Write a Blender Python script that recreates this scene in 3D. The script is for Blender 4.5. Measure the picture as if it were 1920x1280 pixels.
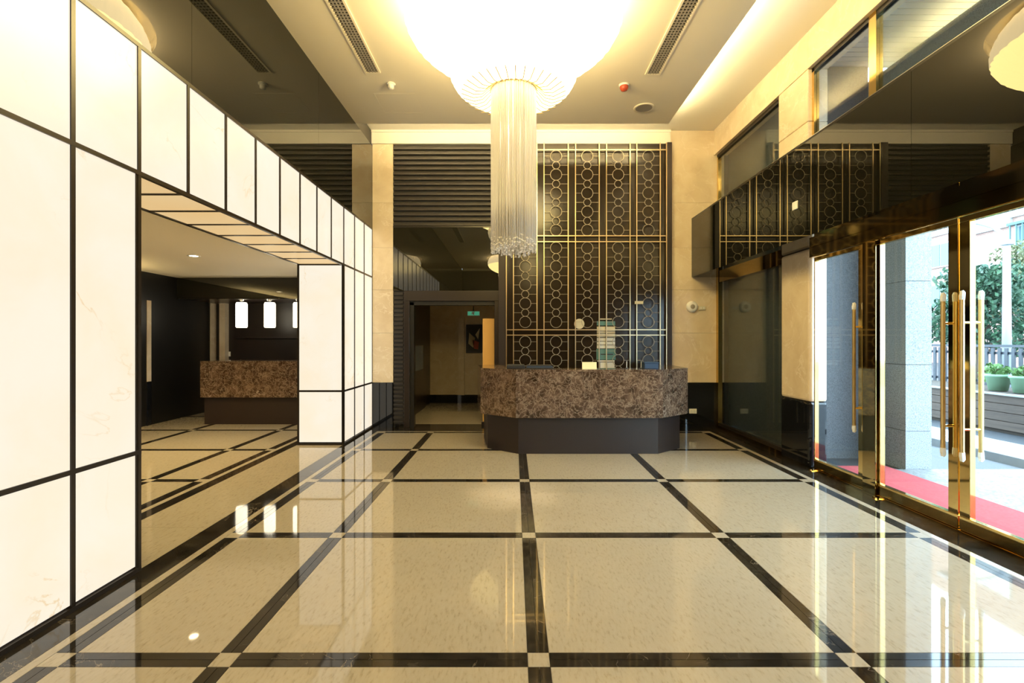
import bpy, bmesh, math, random
from mathutils import Vector
random.seed(7)
PI = math.pi
SC = bpy.context.scene
COL = SC.collection
for o in list(bpy.data.objects): bpy.data.objects.remove(o)

# ------------------------------------------------------------------ camera, world, exposure
FPX, VX, VY, CH = 917.0, 963.0, 638.0, 1.53          # focal length in px, vanishing point, eye height
cd = bpy.data.cameras.new('camera'); cam = bpy.data.objects.new('camera', cd); COL.objects.link(cam)
cam.location = (0, 0, CH); cam.rotation_euler = (PI/2, 0, 0)
cd.sensor_width = 36; cd.lens = FPX/1920*36
cd.shift_x = -(VX-960)/1920; cd.shift_y = -(640-VY)/1920
cd.clip_start = .05; cd.clip_end = 300
SC.camera = cam
W = bpy.data.worlds.new('World'); SC.world = W; W.use_nodes = True
bg = W.node_tree.nodes['Background']; bg.inputs[0].default_value = (.64, .82, 1.0, 1); bg.inputs[1].default_value = 13.0
SC.view_settings.view_transform = 'Standard'; SC.view_settings.look = 'None'
SC.view_settings.gamma = 1; SC.view_settings.use_curve_mapping = False
SC.view_settings.exposure = 0.14
CHAND_UP, CHAND_LOW = 19.0, 4.0          # chandelier fabric brightness
COVE = 95.0                              # cove strip brightness
PANEL = .86                             # backlit stone brightness

# ------------------------------------------------------------------ helpers
def px(x, Y): return (x-VX)*Y/FPX                     # pixel column at depth Y -> X
def hz(y, Y): return CH+(VY-y)*Y/FPX                  # pixel row at depth Y -> height

def nt(name):
    m = bpy.data.materials.new(name); m.use_nodes = True
    t = m.node_tree; b = t.nodes['Principled BSDF']
    return m, t, b
def N(t, k, **kw):
    n = t.nodes.new(k)
    for a, v in kw.items(): setattr(n, a, v)
    return n
def mat(name, col, rough=.5, metal=0, ior=1.5, coat=0, spec=None, emit=None, es=0):
    m, t, b = nt(name)
    b.inputs['Base Color'].default_value = (*col, 1); b.inputs['Roughness'].default_value = rough
    b.inputs['Metallic'].default_value = metal; b.inputs['IOR'].default_value = ior
    b.inputs['Coat Weight'].default_value = coat; b.inputs['Coat Roughness'].default_value = .03
    if emit: b.inputs['Emission Color'].default_value = (*emit, 1); b.inputs['Emission Strength'].default_value = es
    return m
def coords(t, rnd=True, scale=(1, 1, 1), rot=(0, 0, 0)):
    g = N(t, 'ShaderNodeNewGeometry'); mp = N(t, 'ShaderNodeMapping'); mp.inputs['Scale'].default_value = scale
    mp.inputs['Rotation'].default_value = rot
    if rnd:
        oi = N(t, 'ShaderNodeObjectInfo'); mul = N(t, 'ShaderNodeMath', operation='MULTIPLY'); mul.inputs[1].default_value = 37
        t.links.new(oi.outputs['Random'], mul.inputs[0])
        ad = N(t, 'ShaderNodeVectorMath', operation='ADD')
        t.links.new(g.outputs['Position'], ad.inputs[0]); t.links.new(mul.outputs[0], ad.inputs[1])
        t.links.new(ad.outputs[0], mp.inputs[0])
    else: t.links.new(g.outputs['Position'], mp.inputs[0])
    return mp.outputs[0]
def noise(t, vec, scale, detail=4, rough=.6, dist=0):
    n = N(t, 'ShaderNodeTexNoise'); n.inputs['Scale'].default_value = scale; n.inputs['Detail'].default_value = detail
    n.inputs['Roughness'].default_value = rough; n.inputs['Distortion'].default_value = dist
    t.links.new(vec, n.inputs['Vector']); return n.outputs['Fac']
def ramp(t, fac, stops):
    r = N(t, 'ShaderNodeValToRGB'); e = r.color_ramp.elements
    while len(e) < len(stops): e.new(.5)
    for k, (p, c) in enumerate(stops): e[k].position = p; e[k].color = (*c, 1)
    t.links.new(fac, r.inputs[0]); return r.outputs[0]
def mix(t, fac, a, b, mode='MIX'):
    n = N(t, 'ShaderNodeMix', data_type='RGBA', blend_type=mode)
    for s, v in ((0, fac), (6, a), (7, b)):
        if hasattr(v, 'links'): t.links.new(v, n.inputs[s])
        else: n.inputs[s].default_value = v if s == 0 else (*v, 1)
    return n.outputs[2]
def vein(t, vec, scale, width=.02, dist=1.2):
    f = noise(t, vec, scale, 6, .55, dist)
    s = N(t, 'ShaderNodeMath', operation='SUBTRACT'); s.inputs[1].default_value = .5; t.links.new(f, s.inputs[0])
    a = N(t, 'ShaderNodeMath', operation='ABSOLUTE'); t.links.new(s.outputs[0], a.inputs[0])
    return ramp(t, a.outputs[0], [(0, (1, 1, 1)), (width, (0, 0, 0))])

def m_tile():
    m, t, b = nt('polished cream stone')
    v = coords(t, True, (1, .3, 1), (0, 0, .35)); f = noise(t, v, 62, 4, .6)
    c = ramp(t, f, [(.30, (.285, .24, .17)), (.45, (.385, .335, .255)), (.8, (.42, .37, .29))])
    f2 = noise(t, coords(t), 1.2, 3); c = mix(t, .18, c, ramp(t, f2, [(.3, (.30, .26, .20)), (.7, (.43, .385, .305))]))
    sp = noise(t, coords(t), 5.5, 2); c = mix(t, ramp(t, sp, [(.74, (0, 0, 0)), (.82, (.2, .2, .2))]), c, (.30, .27, .22))
    t.links.new(c, b.inputs['Base Color']); b.inputs['Roughness'].default_value = .035; b.inputs['IOR'].default_value = 1.6
    return m
def m_black_marble():
    m, t, b = nt('black veined marble')
    v = coords(t, True, (1, 1, 1), (0, 0, .4))
    c = ramp(t, noise(t, v, 5, 6, .65, .6), [(.35, (.008, .007, .006)), (.62, (.03, .025, .02)), (.8, (.07, .06, .05))])
    mk = ramp(t, noise(t, v, 2.0, 2), [(.5, (0, 0, 0)), (.7, (.8, .8, .8))])
    c = mix(t, mix(t, 1.0, vein(t, v, 3.0, .006), mk, 'MULTIPLY'), c, (.34, .28, .21))
    t.links.new(c, b.inputs['Base Color']); b.inputs['Roughness'].default_value = .05; b.inputs['IOR'].default_value = 1.55
    return m
def m_brown_marble():
    m, t, b = nt('brown emperador marble')
    v = coords(t, True)
    c = ramp(t, noise(t, v, 8, 8, .70, .4), [(.34, (.025, .014, .009)), (.5, (.085, .05, .032)), (.68, (.20, .135, .09))])
    vo = N(t, 'ShaderNodeTexVoronoi', feature='DISTANCE_TO_EDGE'); vo.inputs['Scale'].default_value = 13
    mp = N(t, 'ShaderNodeVectorMath', operation='ADD'); nn = N(t, 'ShaderNodeTexNoise'); nn.inputs['Scale'].default_value = 6; nn.inputs['Detail'].default_value = 4
    t.links.new(v, nn.inputs['Vector']); sc = N(t, 'ShaderNodeVectorMath', operation='SCALE'); sc.inputs['Scale'].default_value = .35
    t.links.new(nn.outputs['Color'], sc.inputs[0]); t.links.new(v, mp.inputs[0]); t.links.new(sc.outputs[0], mp.inputs[1]); t.links.new(mp.outputs[0], vo.inputs['Vector'])
    c = mix(t, ramp(t, vo.outputs['Distance'], [(0, (.62, .62, .62)), (.09, (0, 0, 0))]), c, (.34, .255, .18))
    mk = ramp(t, noise(t, v, 1.7, 2), [(.5, (0, 0, 0)), (.65, (.7, .7, .7))])
    c = mix(t, mix(t, 1.0, vein(t, v, 1.6, .007, .9), mk, 'MULTIPLY'), c, (.55, .45, .35))
    
    t.links.new(c, b.inputs['Base Color']); b.inputs['Roughness'].default_value = .12
    return m
def m_beige():
    m, t, b = nt('beige wall marble')
    v = coords(t, True)
    c = ramp(t, noise(t, v, 3, 6, .6, .5), [(.3, (.66, .53, .36)), (.55, (.74, .62, .44)), (.8, (.79, .69, .52))])
    c = mix(t, vein(t, v, 1.5, .01), c, (.80, .70, .55))
    t.links.new(c, b.inputs['Base Color']); b.inputs['Roughness'].default_value = .18
    return m
def m_lightstone(name, tint, s, ro=.2):
    m, t, b = nt(name)
    v = coords(t, True)
    c = ramp(t, noise(t, v, 1.4, 5, .55, .4), [(.3, (1, .90, .74)), (.6, (1, .95, .86)), (.8, (1, .97, .90))])
    ms = N(t, 'ShaderNodeMath', operation='MULTIPLY'); ms.inputs[1].default_value = .8
    msk = ramp(t, noise(t, v, 1.1, 2), [(.52, (0, 0, 0)), (.66, (1, 1, 1))])
    vv = mix(t, 1.0, vein(t, v, 1.2, .010, 1.6), msk, 'MULTIPLY')
    t.links.new(vv, ms.inputs[0])
    c = mix(t, ms.outputs[0], c, (.85, .62, .33)); c = mix(t, 1.0, c, tint, 'MULTIPLY')
    t.links.new(c, b.inputs['Emission Color']); b.inputs['Emission Strength'].default_value = s
    b.inputs['Base Color'].default_value = (.06, .055, .045, 1); b.inputs['Roughness'].default_value = ro
    return m
def m_granite(name, base, sc=90):
    m, t, b = nt(name)
    v = coords(t, True)
    f = noise(t, v, sc, 3, .8)
    k = lambda q: tuple(min(1, x*q) for x in base)
    c = ramp(t, f, [(.32, k(.25)), (.47, k(.9)), (.6, k(1.25)), (.75, k(1.6))])
    t.links.new(c, b.inputs['Base Color']); b.inputs['Roughness'].default_value = .45
    return m
def m_glass(name, tint, refl=.04):
    m = bpy.data.materials.new(name); m.use_nodes = True; t = m.node_tree
    t.nodes.remove(t.nodes['Principled BSDF']); out = t.nodes['Material Output']
    lw = N(t, 'ShaderNodeLayerWeight'); lw.inputs[0].default_value = .5
    p = N(t, 'ShaderNodeMath', operation='POWER'); p.inputs[1].default_value = 5; t.links.new(lw.outputs['Facing'], p.inputs[0])
    ma = N(t, 'ShaderNodeMath', operation='MULTIPLY_ADD'); ma.inputs[1].default_value = 1-refl; ma.inputs[2].default_value = refl
    t.links.new(p.outputs[0], ma.inputs[0])
    tr = N(t, 'ShaderNodeBsdfTransparent'); tr.inputs[0].default_value = (*tint, 1)
    gl = N(t, 'ShaderNodeBsdfGlossy'); gl.inputs['Roughness'].default_value = .0
    mx = N(t, 'ShaderNodeMixShader'); t.links.new(ma.outputs[0], mx.inputs[0]); t.links.new(tr.outputs[0], mx.inputs[1]); t.links.new(gl.outputs[0], mx.inputs[2])
    t.links.new(mx.outputs[0], out.inputs[0]); return m
def m_leaf(name, a, b_):
    m, t, b = nt(name)
    c = ramp(t, noise(t, coords(t, False), 3, 3), [(.35, a), (.65, b_)])
    t.links.new(c, b.inputs['Base Color']); b.inputs['Roughness'].default_value = .6
    return m
def m_noisy(name, a, b_, sc=4, rough=.6, scale=(1, 1, 1)):
    m, t, b = nt(name)
    c = ramp(t, noise(t, coords(t, True, scale), sc, 5), [(.35, a), (.65, b_)])
    t.links.new(c, b.inputs['Base Color']); b.inputs['Roughness'].default_value = rough
    return m
def m_brick(name, a, b_, mortar, scale=1):
    m, t, b = nt(name)
    g = N(t, 'ShaderNodeNewGeometry'); s = N(t, 'ShaderNodeSeparateXYZ'); c = N(t, 'ShaderNodeCombineXYZ')
    t.links.new(g.outputs['Position'], s.inputs[0]); t.links.new(s.outputs[1], c.inputs[0]); t.links.new(s.outputs[2], c.inputs[1])
    br = N(t, 'ShaderNodeTexBrick'); br.inputs['Scale'].default_value = scale
    br.inputs['Color1'].default_value = (*a, 1); br.inputs['Color2'].default_value = (*b_, 1); br.inputs['Mortar'].default_value = (*mortar, 1)
    br.inputs['Brick Width'].default_value = .23; br.inputs['Row Height'].default_value = .08; br.inputs['Mortar Size'].default_value = .008
    t.links.new(c.outputs[0], br.inputs['Vector']); t.links.new(br.outputs[0], b.inputs['Base Color']); b.inputs['Roughness'].default_value = .8
    return m

M = dict(
    tile=m_tile(), marble=m_black_marble(), brown=m_brown_marble(), beige=m_beige(),
    light=m_lightstone('backlit cream onyx', (1, .965, .89), PANEL),
    soffit=m_lightstone('backlit amber onyx', (1, .74, .40), PANEL*.78, .5),
    frame=mat('dark bronze frame', (.018, .013, .010), .3),
    mirror=mat('black glass', (.006, .006, .004), .0, ior=1.52),
    bmirror=mat('smoked mirror', (.012, .011, .006), .0, ior=1.62),
    lglass=mat('smoked screen glass', (.020, .013, .008), .16, ior=1.45),
    ceil=mat('ceiling paint', (.93, .85, .68), .7), cove=mat('cove paint', (.84, .80, .70), .6),
    dark=mat('dark brown lacquer', (.022, .015, .012), .28), blackw=mat('black panel', (.010, .009, .008), .35),
    espresso=mat('espresso veneer', (.022, .0135, .0115), .42),
    louver=mat('black louver slat', (.024, .019, .016), .5),
    brass=mat('polished brass', (.80, .58, .22), .06, 1.0), gold=mat('pale gold metal', (.78, .62, .38), .30, 1.0),
    satin=mat('satin champagne metal', (.40, .36, .28), .5, .5),
    hbrass=mat('satin brass', (.86, .64, .28), .32, 1.0),
    bronze=mat('bronze mirror cladding', (.46, .33, .13), .04, 1.0),
    wrap=mat('clear film wrap', (.80, .84, .88), .35), chrome=mat('chrome', (.75, .75, .75), .1, 1),
    glass=m_glass('door glass', (.90, .955, .95)), tglass=m_glass('window glass', (.86, .91, .92), .05),
    granite=m_granite('grey granite', (.27, .29, .32)), shade_granite=m_granite('shaded granite', (.085, .09, .10)),
    pbase=mat('polished black granite', (.008, .009, .012), .03, ior=1.55),
    red=m_noisy('red carpet', (.36, .045, .055), (.42, .065, .075), 40, .95),
    pave=m_granite('light paving', (.20, .205, .21), 30), asphalt=m_granite('grey asphalt', (.055, .06, .068), 60),
    white=mat('white plastic', (.82, .82, .80), .4), concrete=m_noisy('white concrete', (.30, .30, .30), (.36, .36, .355), 3, .8),
    fabric=mat('pleated fabric glow', (.8, .7, .5), .8, emit=(1, .75, .27), es=CHAND_UP),
    fabric3=mat('pleated fabric glow collar', (.8, .7, .5), .8, emit=(1, .78, .40), es=10.0),
    fabric2=mat('pleated fabric glow lower', (.8, .7, .5), .8, emit=(1, .80, .42), es=CHAND_LOW),
    rib=mat('shade seam cord', (.62, .45, .16), .6), strand=mat('ivory bead strand', (.95, .92, .87), .3),
    led=mat('cove light strip', (.9, .9, .9), .5, emit=(1, .80, .42), es=COVE),
    ledup=mat('added uplight glow', (.9, .9, .9), .5, emit=(1, .76, .34), es=130),
    ledout=mat('canopy light strip', (.9, .9, .9), .5, emit=(1, .74, .40), es=16),
    pend=mat('opal glass', (.9, .9, .9), .3, emit=(1, .90, .68), es=4.5), dl=mat('downlight lens', (.9, .9, .9), .3, emit=(1, .80, .48), es=30),
    redp=mat('red plastic', (.45, .07, .03), .35), grille=mat('grille grey', (.34, .31, .27), .5), gdark=mat('grille recess', (.05, .045, .04), .7),
    navy=mat('navy blue card', (.02, .05, .11), .5), cream=mat('cream card', (.85, .78, .48), .6), ink=mat('ink', (.06, .05, .04), .6),
    paper=mat('white paper', (.72, .74, .74), .7), teal=mat('teal reflection colour', (.10, .24, .25), .7), paperg=mat('cream paper', (.66, .62, .48), .7),
    tray=mat('charcoal plastic', (.02, .022, .028), .4), green=mat('exit green', (.05, .4, .25), .4, emit=(.2, 1, .6), es=.2),
    wood=m_noisy('brown timber', (.06, .04, .03), (.10, .068, .05), 5, .7, (1, .2, 6)),
    fence=mat('dark fence paint', (.035, .042, .055), .5), pole=mat('pale grey metal', (.30, .32, .35), .4),
    leaf1=m_leaf('deep green leaves', (.018, .055, .032), (.042, .11, .05)), leaf2=m_leaf('olive green leaves', (.05, .075, .025), (.13, .13, .055)),
    leaf3=m_leaf('fresh green leaves', (.05, .13, .03), (.13, .24, .07)), bark=mat('bark', (.12, .085, .06), .9),
    pot=mat('pale green pot', (.20, .34, .22), .5), brick=m_brick('pink brick', (.27, .14, .11), (.32, .18, .145), (.34, .28, .25), 1),
    band=mat('white render', (.42, .41, .40), .8), pane=mat('blue window pane', (.09, .15, .18), .08), cage=mat('green cage', (.05, .12, .125), .5),
    slat=mat('white metal soffit', (.5, .5, .48), .4), orange=mat('orange panel', (.72, .42, .13), .4),
    art1=mat('painting cream', (.60, .55, .42), .6), art2=mat('painting red', (.32, .06, .03), .6), art3=mat('painting dark', (.03, .03, .03), .6),
    soil=mat('soil', (.06, .045, .035), .9))

def tag(o, label=None, cat=None, group=None, kind=None):
    for k, v in (('label', label), ('category', cat), ('group', group), ('kind', kind)):
        if v: o[k] = v
    return o
WP = {}
def link(o, loc, parent):
    COL.objects.link(o); WP[o.name] = Vector(loc)
    if parent: o.parent = parent; o.location = Vector(loc)-WP[parent.name]
    else: o.location = loc
    return o
def empty(name, loc, label=None, cat=None, group=None, kind=None):
    o = bpy.data.objects.new(name, None); o.empty_display_size = .1
    return tag(link(o, loc, None), label, cat, group, kind)
BC = {}
def box(name, x0, x1, y0, y1, z0, z1, m, parent=None, bev=0):
    x0, x1 = sorted((x0, x1)); y0, y1 = sorted((y0, y1)); z0, z1 = sorted((z0, z1))
    d = (round(x1-x0, 4), round(y1-y0, 4), round(z1-z0, 4)); key = (d, m, bev)
    if key not in BC:
        bm = bmesh.new(); bmesh.ops.create_cube(bm, size=1); bmesh.ops.scale(bm, vec=d, verts=bm.verts)
        if bev: bmesh.ops.bevel(bm, geom=bm.edges[:], offset=min(bev, min(d)*.45), segments=2 if bev > .004 else 1, affect='EDGES', profile=.5)
        me = bpy.data.meshes.new(name); bm.to_mesh(me); bm.free(); me.materials.append(M[m]); BC[key] = me
    return link(bpy.data.objects.new(name, BC[key]), ((x0+x1)/2, (y0+y1)/2, (z0+z1)/2), parent)
def mesh(name, bm, m, loc=(0, 0, 0), parent=None, smooth=False, world=False):
    """bm is in coordinates relative to loc (or world coordinates if world=True)"""
    if world: bmesh.ops.translate(bm, vec=-Vector(loc), verts=bm.verts)
    bmesh.ops.recalc_face_normals(bm, faces=bm.faces)
    me = bpy.data.meshes.new(name); bm.to_mesh(me); bm.free(); me.materials.append(M[m])
    if smooth:
        for p in me.polygons: p.use_smooth = True
    return link(bpy.data.objects.new(name, me), loc, parent)
def share(name, o, loc, parent):
    return link(bpy.data.objects.new(name, o.data), loc, parent)
def addbox(bm, x0, x1, y0, y1, z0, z1):
    v = [bm.verts.new(p) for p in ((x0, y0, z0), (x1, y0, z0), (x1, y1, z0), (x0, y1, z0), (x0, y0, z1), (x1, y0, z1), (x1, y1, z1), (x0, y1, z1))]
    for f in ((0, 3, 2, 1), (4, 5, 6, 7), (0, 1, 5, 4), (1, 2, 6, 5), (2, 3, 7, 6), (3, 0, 4, 7)): bm.faces.new([v[k] for k in f])
def lathe(bm, prof, n=32, wob=None, close=False):
    rings = []
    for k, (r, z) in enumerate(prof):
        rings.append([bm.verts.new(((r+(wob(k, a) if wob else 0))*math.cos(2*PI*a/n), (r+(wob(k, a) if wob else 0))*math.sin(2*PI*a/n), z)) for a in range(n)])
    for i in range(len(rings)-1):
        for a in range(n): bm.faces.new((rings[i][a], rings[i][(a+1) % n], rings[i+1][(a+1) % n], rings[i+1][a]))
    if close:
        bm.faces.new(rings[0]); bm.faces.new(rings[-1])
def tube(bm, pts, r, n=8):
    pts = [Vector(p) for p in pts]; rings = []
    for i, p in enumerate(pts):
        d = (pts[min(i+1, len(pts)-1)]-pts[max(i-1, 0)]).normalized()
        u = d.orthogonal().normalized() if i == 0 else (u-d*u.dot(d)).normalized()
        w = d.cross(u); rr = r[i] if isinstance(r, (list, tuple)) else r
        rings.append([bm.verts.new(p+(u*math.cos(2*PI*a/n)+w*math.sin(2*PI*a/n))*rr) for a in range(n)])
    for i in range(len(rings)-1):
        for a in range(n): bm.faces.new((rings[i][a], rings[i][(a+1) % n], rings[i+1][(a+1) % n], rings[i+1][a]))
    bm.faces.new(rings[0][::-1]); bm.faces.new(rings[-1])
def prism(bm, poly, z0, z1):
    a = [bm.verts.new((x, y, z0)) for x, y in poly]; b = [bm.verts.new((x, y, z1)) for x, y in poly]; n = len(poly)
    bm.faces.new(a[::-1]); bm.faces.new(b)
    for k in range(n): bm.faces.new((a[k], a[(k+1) % n], b[(k+1) % n], b[k]))
def struct(name, loc): return empty(name, loc, kind='structure')

# ------------------------------------------------------------------ main dimensions
YB, YR = 8.6, -6.5            # back wall, rear wall behind the camera
XL, XP = -2.48, -3.16         # glowing wall face, inner face of its portal
XW, XG, XF = 3.52, 3.60, 3.13 # right wall, glass line, black fascia face
ZC, ZP = 5.22, 4.94           # upper ceiling, dropped ceiling panel
ZT = 3.50                     # top of the glowing wall
D0, DP = 2.756, .4885         # its vertical joints
XA = -6.58                    # far wall of the side lobby
ROWS = [2.345+1.5*k for k in range(-6, 5)]

# ------------------------------------------------------------------ floor
fl = struct('floor', (0, 1, 0))
box('floor_slab', -7.0, 3.66, YR-.2, 12.4, -.15, -.012, 'gdark', fl)
G = .0015
def slab(x0, x1, y0, y1, m='tile', name='tile'):
    if x1-x0 > .01 and y1-y0 > .01: box(name, x0+G, x1-G, y0+G, y1-G, -.012, 0, m, fl)
def strip_y(xc, y0, y1):       # dark double strip running away from the camera
    slab(xc-.0525, xc, y0, y1, 'marble', 'dark_strip'); slab(xc, xc+.0525, y0, y1, 'marble', 'dark_strip')
def strip_x(yc, x0, x1):
    slab(x0, x1, yc-.0525, yc, 'marble', 'dark_strip'); slab(x0, x1, yc, yc+.0525, 'marble', 'dark_strip')
HB = .0525
cols = [-2.19, -1.385, .12, 1.625, 3.195]
cells = [(r, r+1.5) for r in ROWS[:-1]]
YE = 8.09
for r in ROWS:
    if r > YE-.3: continue
    for a, b in zip(cols, cols[1:]): strip_x(r, a+HB, b-HB)
    for c in cols: slab(c-HB, c+HB, r-HB, r+HB, 'tile', 'inset_square')
for r in ROWS:
    if r > YE-.3: continue
    y0, y1 = r+HB, min(r+1.5-HB, YE)
    for a, b in zip(cols, cols[1:]): slab(a+HB, b-HB, y0, y1)
    for c in cols: strip_y(c, y0, y1)
for a, b in zip(cols, cols[1:]):
    slab(a+HB, b-HB, YE, YE+.10, 'marble', 'dark_strip')
for c in cols: slab(c-HB, c+HB, YE, YE+.10, 'tile', 'inset_square')
slab(-2.3, 3.31, YE+.10, YE+.16, 'tile', 'cream_strip'); slab(XL, XW+.1, YE+.16, YB+.02, 'marble', 'border_slab')
yy = YR
while yy < YE+.16:
    y1 = min(yy+2.4, YE+.16)
    slab(3.2475, 3.31, yy, min(y1, YE+.1), 'tile', 'cream_strip'); slab(3.31, XG+.05, yy, y1, 'marble', 'border_slab')
    slab(-2.30, -2.2425, yy, min(y1, YE+.1), 'tile', 'cream_strip'); slab(XL-.02, -2.30, yy, y1, 'marble', 'border_slab')
    yy = y1
# portal strip and side lobby
for y0, y1 in ((.8, 2.345), (2.345, 4.0), (4.0, 5.6), (5.6, 7.22)): slab(XP-.01, XL-.02, y0, y1)
for y0, y1 in ((-.7, 2.3), (2.3, 4.8), (4.8, 7.2), (7.2, 9.6)):
    slab(-3.30, XP-.01, y0, y1, 'marble', 'border_slab'); slab(-3.36, -3.30, y0, y1, 'tile', 'cream_strip')
lcols = [-3.4125, -3.99, -5.49, -6.58-.06]
for r in [q for q in ROWS if q > -.8]+[9.845]:
    for a, b in zip(lcols, lcols[1:]):
        strip_x(r, b+HB, a-HB); slab(b+HB, a-HB, r+HB, r+1.5-HB)
    for c in lcols[:3]: slab(c-HB, c+HB, r-HB, r+HB, 'tile', 'inset_square'); strip_y(c, r+HB, r+1.5-HB)
# corridor behind the back wall
for k in range(3): slab(-2.1, 0, 8.95+k*1.02, 9.97+k*1.02)
slab(-2.1, 0, YB+.02, 8.95, 'marble', 'border_slab')

# ------------------------------------------------------------------ ceiling
ce = struct('ceiling', (0, 1, ZP))
box('ceiling_slab', XL-.9, XW+.2, YR-.2, YB+.3, ZC, ZC+.12, 'cove', ce)
CHY = (4.9, -3.2); RR = 1.12; PX = 2.437; PY = 7.70
bm = bmesh.new(); es = []
def loop(pts):
    vs = [bm.verts.new(p) for p in pts]
    for k in range(len(vs)): es.append(bm.edges.new((vs[k], vs[(k+1) % len(vs)])))
loop([(XL, YR+.5, ZP), (PX, YR+.5, ZP), (PX, PY, ZP), (XL, PY, ZP)])
for cy in CHY: loop([(RR*math.cos(2*PI*a/64), cy+RR*math.sin(2*PI*a/64), ZP) for a in range(64)])
bmesh.ops.triangle_fill(bm, edges=es, use_beauty=True)
r_ = bmesh.ops.extrude_face_region(bm, geom=bm.faces[:])
bmesh.ops.translate(bm, vec=(0, 0, .05), verts=[g for g in r_['geom'] if isinstance(g, bmesh.types.BMVert)])
mesh('dropped_panel', bm, 'ceil', (0, 1, ZP), ce, world=True)
for cy in CHY:
    bm = bmesh.new(); lathe(bm, [(RR, .0), (RR, .14), (.01, .14), (.01, .16), (RR+.02, .16), (RR+.02, .0)], 64)
    mesh('round_recess', bm, 'ceil', (0, cy, ZP+.001), ce)
box('cove_light_strip', PX-.10, PX-.05, YR+.5, PY-.05, ZP+.055, ZP+.075, 'led', ce)
box('cove_light_strip', XL+.05, PX-.12, PY-.10, PY-.05, ZP+.055, ZP+.075, 'led', ce)

# ------------------------------------------------------------------ left: glowing stone wall with portal
wl = struct('wall_left', (XL, 4.5, 0))
ys = [D0+DP*k for k in range(-4, 13)]; ys[-1] = YB
zd = (.79, 2.64)
T = .012
box('core', XP+.03, XL-.03, ys[0], D0+DP-.03, .0, ZT-.03, 'frame', wl)
box('core', XP+.03, XL-.03, D0+DP-.03, YB, zd[1]+.03, ZT-.03, 'frame', wl)
box('core', XP+.03, XL-.03, D0+9*DP+.03, YB, .0, zd[1]+.04, 'frame', wl)
FW = .028
def lpanel(y0, y1, z0, z1): box('stone_panel', XL-.03, XL-.008, y0+FW/2, y1-FW/2, z0+FW/2, z1-FW/2, 'light', wl)
OP0, OP1 = D0+DP, D0+9*DP
for a, b in zip(ys, ys[1:]):
    solid = b <= OP0+.01 or a >= OP1-.01
    if solid:
        lpanel(a, b, .03, zd[0]); lpanel(a, b, zd[0], zd[1])
    lpanel(a, b, zd[1], ZT)
    if not solid: box('soffit_panel', XP+FW, XL-FW, a+FW/2, b-FW/2, zd[1]+.008, zd[1]+.03, 'soffit', wl)
for k, y in enumerate(ys):
    z0 = .0 if (y <= OP0+.01 or y >= OP1-.01) else zd[1]
    box('frame_bar', XL-.03, XL, y-FW/2, y+FW/2, z0, ZT, 'frame', wl)
    if OP0 < y < OP1-.01: box('frame_bar', XP, XL, y-FW/2, y+FW/2, zd[1], zd[1]+.03, 'frame', wl)
for z, segs in ((FW/2, ((ys[0], OP0), (OP1, YB))), (zd[0], ((ys[0], OP0), (OP1, YB))), (zd[1], ((ys[0], YB),)), (ZT-FW/2, ((ys[0], YB),))):
    for a, b in segs: box('frame_bar', XL-.03, XL+.001, a-FW/2, b+FW/2 if b < YB else b, z-FW/2, z+FW/2, 'frame', wl)
# pillar face towards the camera, opening jamb
for z0, z1 in ((.03, zd[0]), (zd[0], zd[1])):
    box('stone_panel', XP+FW, XL-FW, OP1-.003, OP1+.02, z0+FW/2, z1-FW/2, 'light', wl)
    box('stone_panel', XP+.003, XP+.03, OP1+FW/2, YB-FW, z0+FW/2, z1-FW/2, 'light', wl)
for z in (FW/2, zd[0], zd[1]): box('frame_bar', XP, XL, OP1-.012, OP1+.03, z-FW/2, z+FW/2, 'frame', wl)
for x in (XP+FW/2, XL-FW/2): box('frame_bar', x-FW/2, x+FW/2, OP1-.014, OP1+.03, 0, zd[1], 'frame', wl)
box('frame_bar', XP, XP+FW, OP0, OP1, zd[1]-.004, zd[1]+.03, 'frame', wl)
box('jamb', XP, XL-.004, OP0-.03, OP0+.004, 0, zd[1], 'frame', wl)
box('lobby_face', XP+.025, XP+.03, ys[0], OP0, 0, ZT, 'blackw', wl)
for a, b in zip(ys[:5], ys[1:6]):
    for z0_, z1_ in ((.03, zd[0]), (zd[0], zd[1])): box('stone_panel', XP+.003, XP+.025, a+FW/2, b-FW/2, z0_+FW/2, z1_-FW/2, 'light', wl)  # glowing panels added on the unseen lobby side to light its ceiling
box('lobby_face', XP, XP+.03, OP0, YB, zd[1]+.035, ZT, 'blackw', wl)
# black glass above, and dark wall beyond the glowing wall
wu = struct('wall_upper_left', (XL, 2, ZT))
sy = [YR, -3.58, -1.13, 1.32, 3.77, 6.22, YB]
for a, b in zip(sy, sy[1:]): box('glass_panel', XL-.02, XL+.0, a+.0015, b-.0015, ZT, ZP+.0, 'mirror', wu)
box('backing', XL-.08, XL-.022, YR, YB, ZT, ZC, 'gdark', wu)
box('dark_panel', XL-.08, XL, YR, ys[0]-.02, 0, ZT, 'blackw', wu)

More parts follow.
